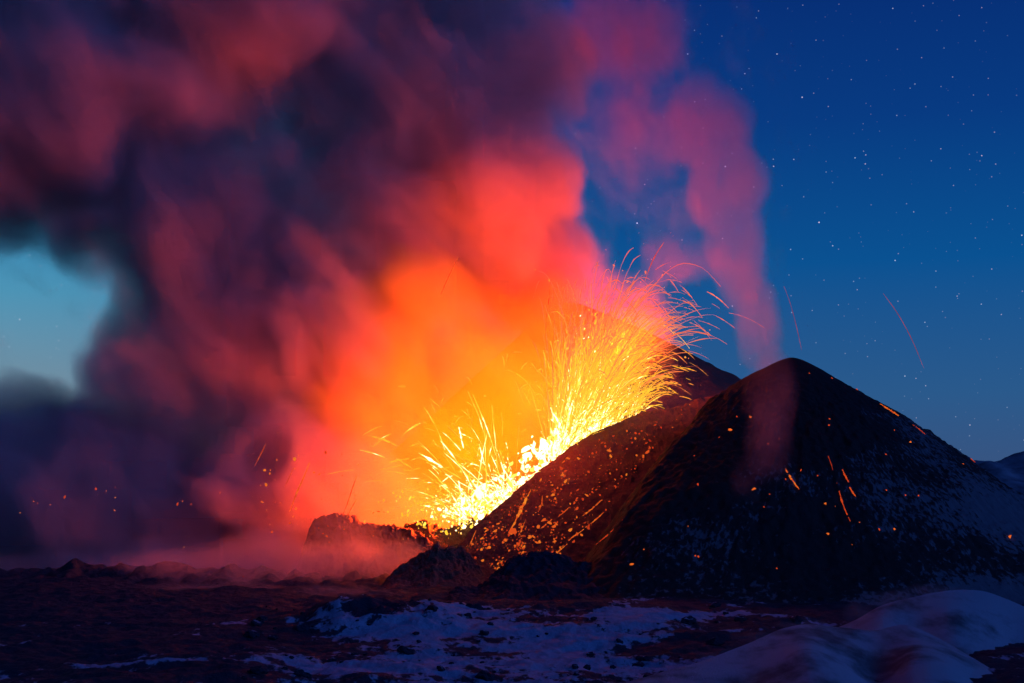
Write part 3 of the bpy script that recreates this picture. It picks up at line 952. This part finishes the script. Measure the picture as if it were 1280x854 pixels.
def smoke(name, label, blobs, holes, voxel, mat, warp=(30.0, 0.012), warp2=(11.0, 0.04), erode=1.05, nscale=0.026, edge=0.26, margin=10, stretch=(1, 1, 0.6), eddies=(), lean=0.0):
    """Smoke whose density is the union of ellipsoidal puffs, bent and eaten away by turbulence. blobs: (centre, (rx, ry, rz), weight)."""
    lo = Vector((min(b[0][i] - b[1][i] for b in blobs) - margin for i in range(3)))
    hi = Vector((max(b[0][i] + b[1][i] for b in blobs) + margin for i in range(3)))
    t = bpy.data.node_groups.new(name, 'GeometryNodeTree')
    t.interface.new_socket("Geometry", in_out='OUTPUT', socket_type='NodeSocketGeometry')
    go = nd(t, "NodeGroupOutput")
    pos = nd(t, "GeometryNodeInputPosition").outputs[0]

    def noise(scale, detail, vec, offs, rough=0.55):
        vv = gvec(t, 'ADD', vec, offs).outputs[0]
        if lean:                                               # the drawn-out billows lean with the drift of the plume
            rt = nd(t, "ShaderNodeVectorRotate", rotation_type='AXIS_ANGLE')
            lk(t, vv, rt.inputs["Vector"])
            rt.inputs["Axis"].default_value = (0, 1, 0)
            rt.inputs["Angle"].default_value = lean
            vv = rt.outputs[0]
        vv = gvec(t, 'MULTIPLY', vv, stretch).outputs[0]
        n = nd(t, "ShaderNodeTexNoise")
        n.inputs["Scale"].default_value = scale
        n.inputs["Detail"].default_value = detail
        n.inputs["Roughness"].default_value = rough
        lk(t, vv, n.inputs["Vector"])
        return n

    for ec, er, turn in eddies:                                # slow vortices that roll the smoke up
        q = gvec(t, 'SUBTRACT', pos, ec).outputs[0]
        q = gvec(t, 'MULTIPLY', q, (1 / er, 0.35 / er, 1 / er)).outputs[0]
        dd = gvec(t, 'DOT_PRODUCT', q, q).outputs["Value"]
        ang = gmath(t, 'MULTIPLY', gmath(t, 'EXPONENT', gmath(t, 'MULTIPLY', dd, -1.6)), turn)
        vr = nd(t, "ShaderNodeVectorRotate", rotation_type='AXIS_ANGLE')
        lk(t, pos, vr.inputs["Vector"])
        vr.inputs["Center"].default_value = ec
        vr.inputs["Axis"].default_value = (0, 1, 0)
        lk(t, ang, vr.inputs["Angle"])
        pos = vr.outputs[0]
    p = pos
    for k, (amp, sc) in enumerate((warp, warp2)):
        n = noise(sc, 2.0, pos, (31 * k, 7, 3))
        w = gvec(t, 'SUBTRACT', n.outputs["Color"], (0.5, 0.5, 0.5)).outputs[0]
        w = gvec(t, 'SCALE', w, None, amp * 2).outputs[0]
        p = gvec(t, 'ADD', p, w).outputs[0]

    def blob_val(c, r, w):
        q = gvec(t, 'SUBTRACT', p, c).outputs[0]
        q = gvec(t, 'DIVIDE', q, r).outputs[0]
        d = gvec(t, 'DOT_PRODUCT', q, q).outputs["Value"]
        v = gmath(t, 'SUBTRACT', 1.0, d)
        v = gmath(t, 'MAXIMUM', v, 0.0)
        return gmath(t, 'MULTIPLY', v, w)

    S = None
    for c, r, w in blobs:
        v = blob_val(c, r, w)
        S = v if S is None else gmath(t, 'SMOOTH_MAX', S, v, 0.15)
    for c, r, w in holes:
        v = blob_val(c, r, w)
        S = gmath(t, 'SUBTRACT', S, v)
    n = noise(nscale, 6.0, p, (5, 9, 40), 0.62)
    e = gmath(t, 'MULTIPLY', gmath(t, 'SUBTRACT', n.outputs["Fac"], 0.32), erode)
    d = gmath(t, 'SUBTRACT', S, e)
    mr = nd(t, "ShaderNodeMapRange", interpolation_type='SMOOTHSTEP')
    mr.inputs[1].default_value, mr.inputs[2].default_value = 0.0, edge
    lk(t, d, mr.inputs[0])
    n2 = noise(nscale * 0.7, 3.0, p, (90, 1, 4))
    var = gmath(t, 'MULTIPLY', n2.outputs["Fac"], n2.outputs["Fac"])
    var = gmath(t, 'ADD', gmath(t, 'MULTIPLY', var, 3.2), 0.15)
    dens = gmath(t, 'MULTIPLY', mr.outputs[0], var)
    dens = gmath(t, 'MULTIPLY', dens, gmath(t, 'MINIMUM', gmath(t, 'ADD', S, 0.25), 1.2))
    dens = gmath(t, 'MULTIPLY', dens, gmath(t, 'GREATER_THAN', d, 0.001))
    vc = nd(t, "GeometryNodeVolumeCube")
    lk(t, dens, vc.inputs["Density"])
    vc.inputs["Min"].default_value = lo
    vc.inputs["Max"].default_value = hi
    for i, ax in enumerate("XYZ"):
        vc.inputs["Resolution " + ax].default_value = max(8, int((hi[i] - lo[i]) / voxel))
    smn = nd(t, "GeometryNodeSetMaterial")
    smn.inputs["Material"].default_value = mat
    lk(t, vc.outputs[0], smn.inputs[0])
    lk(t, smn.outputs[0], go.inputs[0])
    me = bpy.data.meshes.new(name)
    me.from_pydata([tuple(lo), tuple(hi)], [], [])
    me.materials.append(mat)
    o = bpy.data.objects.new(name, me)
    COL.objects.link(o)
    md = o.modifiers.new("density", 'NODES')
    md.node_group = t
    tag(o, label, "smoke", kind="stuff")
    return o


def B(px, py, Y, rx, rz, ry, w):
    """A puff: centre by direction and distance, radii given in the photograph's pixels at that distance (depth radius in metres)."""
    s = Y / FPX
    return (P(px, py, Y), (rx * s, ry, rz * s), w)


M_PLUME = smoke_material("volcanic_smoke", 0.066, color=(0.84, 0.62, 0.66), absorb=(0.0, 0.0, 0.0))
plume = [
    # column above it
    B(640, 270, 720, 150, 150, 50, 1.0), B(560, 170, 730, 170, 150, 55, 0.9), B(650, 110, 735, 120, 150, 45, 0.7), B(450, 300, 715, 150, 170, 50, 0.9),
    B(430, 450, 705, 150, 160, 45, 1.0), B(420, 120, 735, 130, 190, 50, 0.8), B(530, 290, 715, 110, 130, 45, 0.8),
    # the large left column
    B(260, 480, 715, 170, 190, 55, 1.0), B(260, 300, 720, 150, 210, 60, 1.1), B(130, 150, 722, 240, 190, 70, 1.15), B(280, 40, 726, 230, 170, 65, 1.15), B(40, 40, 728, 240, 200, 70, 1.15),
    B(520, 20, 745, 220, 140, 60, 0.9), B(-60, 190, 745, 170, 150, 60, 1.0), B(380, -60, 760, 440, 120, 70, 1.0), B(330, 400, 712, 120, 160, 45, 0.9), B(10, 255, 700, 130, 60, 34, 0.8), B(140, 285, 700, 70, 50, 28, 0.7), B(340, 215, 712, 70, 90, 36, 0.7),
    # low bank along the ground
    B(120, 630, 715, 280, 140, 70, 1.5), B(330, 640, 700, 240, 140, 55, 1.4), B(420, 700, 628, 110, 45, 14, 0.5), B(250, 710, 660, 200, 60, 25, 0.8), B(-60, 570, 740, 220, 110, 60, 1.0), B(50, 540, 735, 130, 80, 45, 0.9), B(430, 660, 690, 150, 80, 35, 0.8), B(200, 690, 690, 280, 70, 35, 0.7),
]
holes = [B(65, 395, 725, 82, 54, 120, 1.45), B(765, 230, 725, 50, 110, 90, 0.8), B(345, 590, 680, 45, 40, 40, 0.6)]
smoke("smoke_plume", "huge smoke plume glowing orange by the fountain and turning maroon to the upper left", plume, holes, 1.6, M_PLUME, lean=R(32), stretch=(1, 1, 0.48),
      eddies=[(P(115, 345, 720), 24, 1.6), (P(490, 190, 715), 26, -1.3), (P(620, 250, 710), 24, 1.1), (P(330, 400, 700), 28, 0.9), (P(230, 560, 690), 26, -1.0), (P(250, 170, 720), 30, -1.0), (P(420, 330, 700), 22, 1.3), (P(90, 560, 700), 22, 1.1)])
M_FUME = smoke_material("glow_tinted_fume", 0.05, color=(0.95, 0.82, 0.20), absorb=(0.0, 0.0, 0.0))  # smoke tinted yellow so the lava light on it turns orange
fume = [B(600, 480, 722, 170, 160, 40, 1.1), B(520, 560, 712, 140, 120, 40, 1.0), B(690, 470, 730, 80, 150, 28, 0.9), B(620, 400, 727, 140, 110, 40, 1.1), B(740, 470, 725, 60, 90, 20, 0.6), B(765, 450, 668, 75, 110, 9, 0.35), B(465, 470, 698, 115, 140, 38, 1.2), B(540, 380, 706, 110, 80, 36, 1.0)]
smoke("glow_tinted_fume", "dense fume just left of the tall fountain, its orange glow helped by a yellow tint", fume, [], 1.7, M_FUME, lean=R(48), stretch=(1, 1, 0.45))

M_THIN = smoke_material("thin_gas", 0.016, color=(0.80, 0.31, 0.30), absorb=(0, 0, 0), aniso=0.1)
col = [B(960, 470, 640, 26, 60, 9, 1.1), B(944, 395, 648, 34, 80, 12, 1.3), B(920, 310, 655, 44, 85, 15, 1.3), B(905, 230, 662, 58, 80, 18, 1.0), B(880, 160, 670, 70, 80, 20, 0.8), B(800, 170, 690, 100, 110, 22, 0.5),
       B(780, 50, 700, 120, 90, 30, 0.75), B(860, 330, 680, 70, 60, 20, 0.5), B(720, 380, 690, 90, 120, 26, 0.5), B(780, 400, 690, 110, 90, 24, 0.5)]
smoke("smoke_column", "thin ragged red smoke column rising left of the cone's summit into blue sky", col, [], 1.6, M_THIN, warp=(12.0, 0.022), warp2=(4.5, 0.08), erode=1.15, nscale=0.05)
M_WISP = smoke_material("gas_wisp", 0.022, color=(0.85, 0.42, 0.40), absorb=(0, 0, 0), aniso=0.1)
wis = [B(965, 500, 545, 42, 75, 8, 0.9), B(962, 560, 535, 38, 70, 8, 0.8), B(935, 610, 528, 26, 50, 7, 0.5)]
smoke("smoke_wisp", "faint reddish smoke wisp hanging in front of the dark cone's summit", wis, [], 1.0, M_WISP, warp=(5.0, 0.05), warp2=(2.0, 0.15), erode=0.4, nscale=0.07)

M_FOG = smoke_material("ground_fog", 0.018, color=(0.85, 0.72, 0.78), absorb=(0, 0, 0))
fog = [B(330, 715, 610, 260, 50, 30, 0.8), B(500, 720, 600, 120, 45, 16, 0.7), B(120, 720, 640, 200, 50, 30, 0.7), B(430, 690, 622, 120, 60, 10, 0.7), B(230, 742, 545, 190, 24, 25, 0.6), B(420, 748, 530, 120, 20, 18, 0.5)]
smoke("ground_smoke", "thin reddish ground smoke drifting over the edge of the left plain and the dim mound", fog, [], 1.6, M_FOG, warp=(12.0, 0.02), warp2=(4.0, 0.08), erode=1.0, nscale=0.045, stretch=(0.8, 1, 0.8))
M_DRIFT = smoke_material("blown_snow", 0.018, color=(0.9, 0.82, 0.9), absorb=(0, 0, 0))
for bl, lab in [
    ([B(1075, 768, 388, 26, 20, 4, 0.8), B(1110, 748, 392, 40, 14, 4, 0.9), B(1165, 738, 400, 50, 8, 4, 0.7)], "pinkish veil of blown snow streaming off the larger dune's crest"),
    ([B(1110, 800, 336, 20, 18, 3, 0.9), B(1085, 788, 338, 30, 9, 3, 0.7)], "small pale puff of blown snow on the near dune's right shoulder"),
    ([B(950, 797, 326, 40, 9, 3, 0.9), B(1000, 781, 335, 36, 7, 3, 0.8), B(890, 815, 314, 40, 6, 3, 0.6)], "thin pink veil of blown snow along the near dune's left crest"),
]:
    smoke("blown_snow", lab, bl, [], 0.45, M_DRIFT, warp=(2.0, 0.12), warp2=(0.8, 0.4), erode=0.45, nscale=0.25, margin=2)
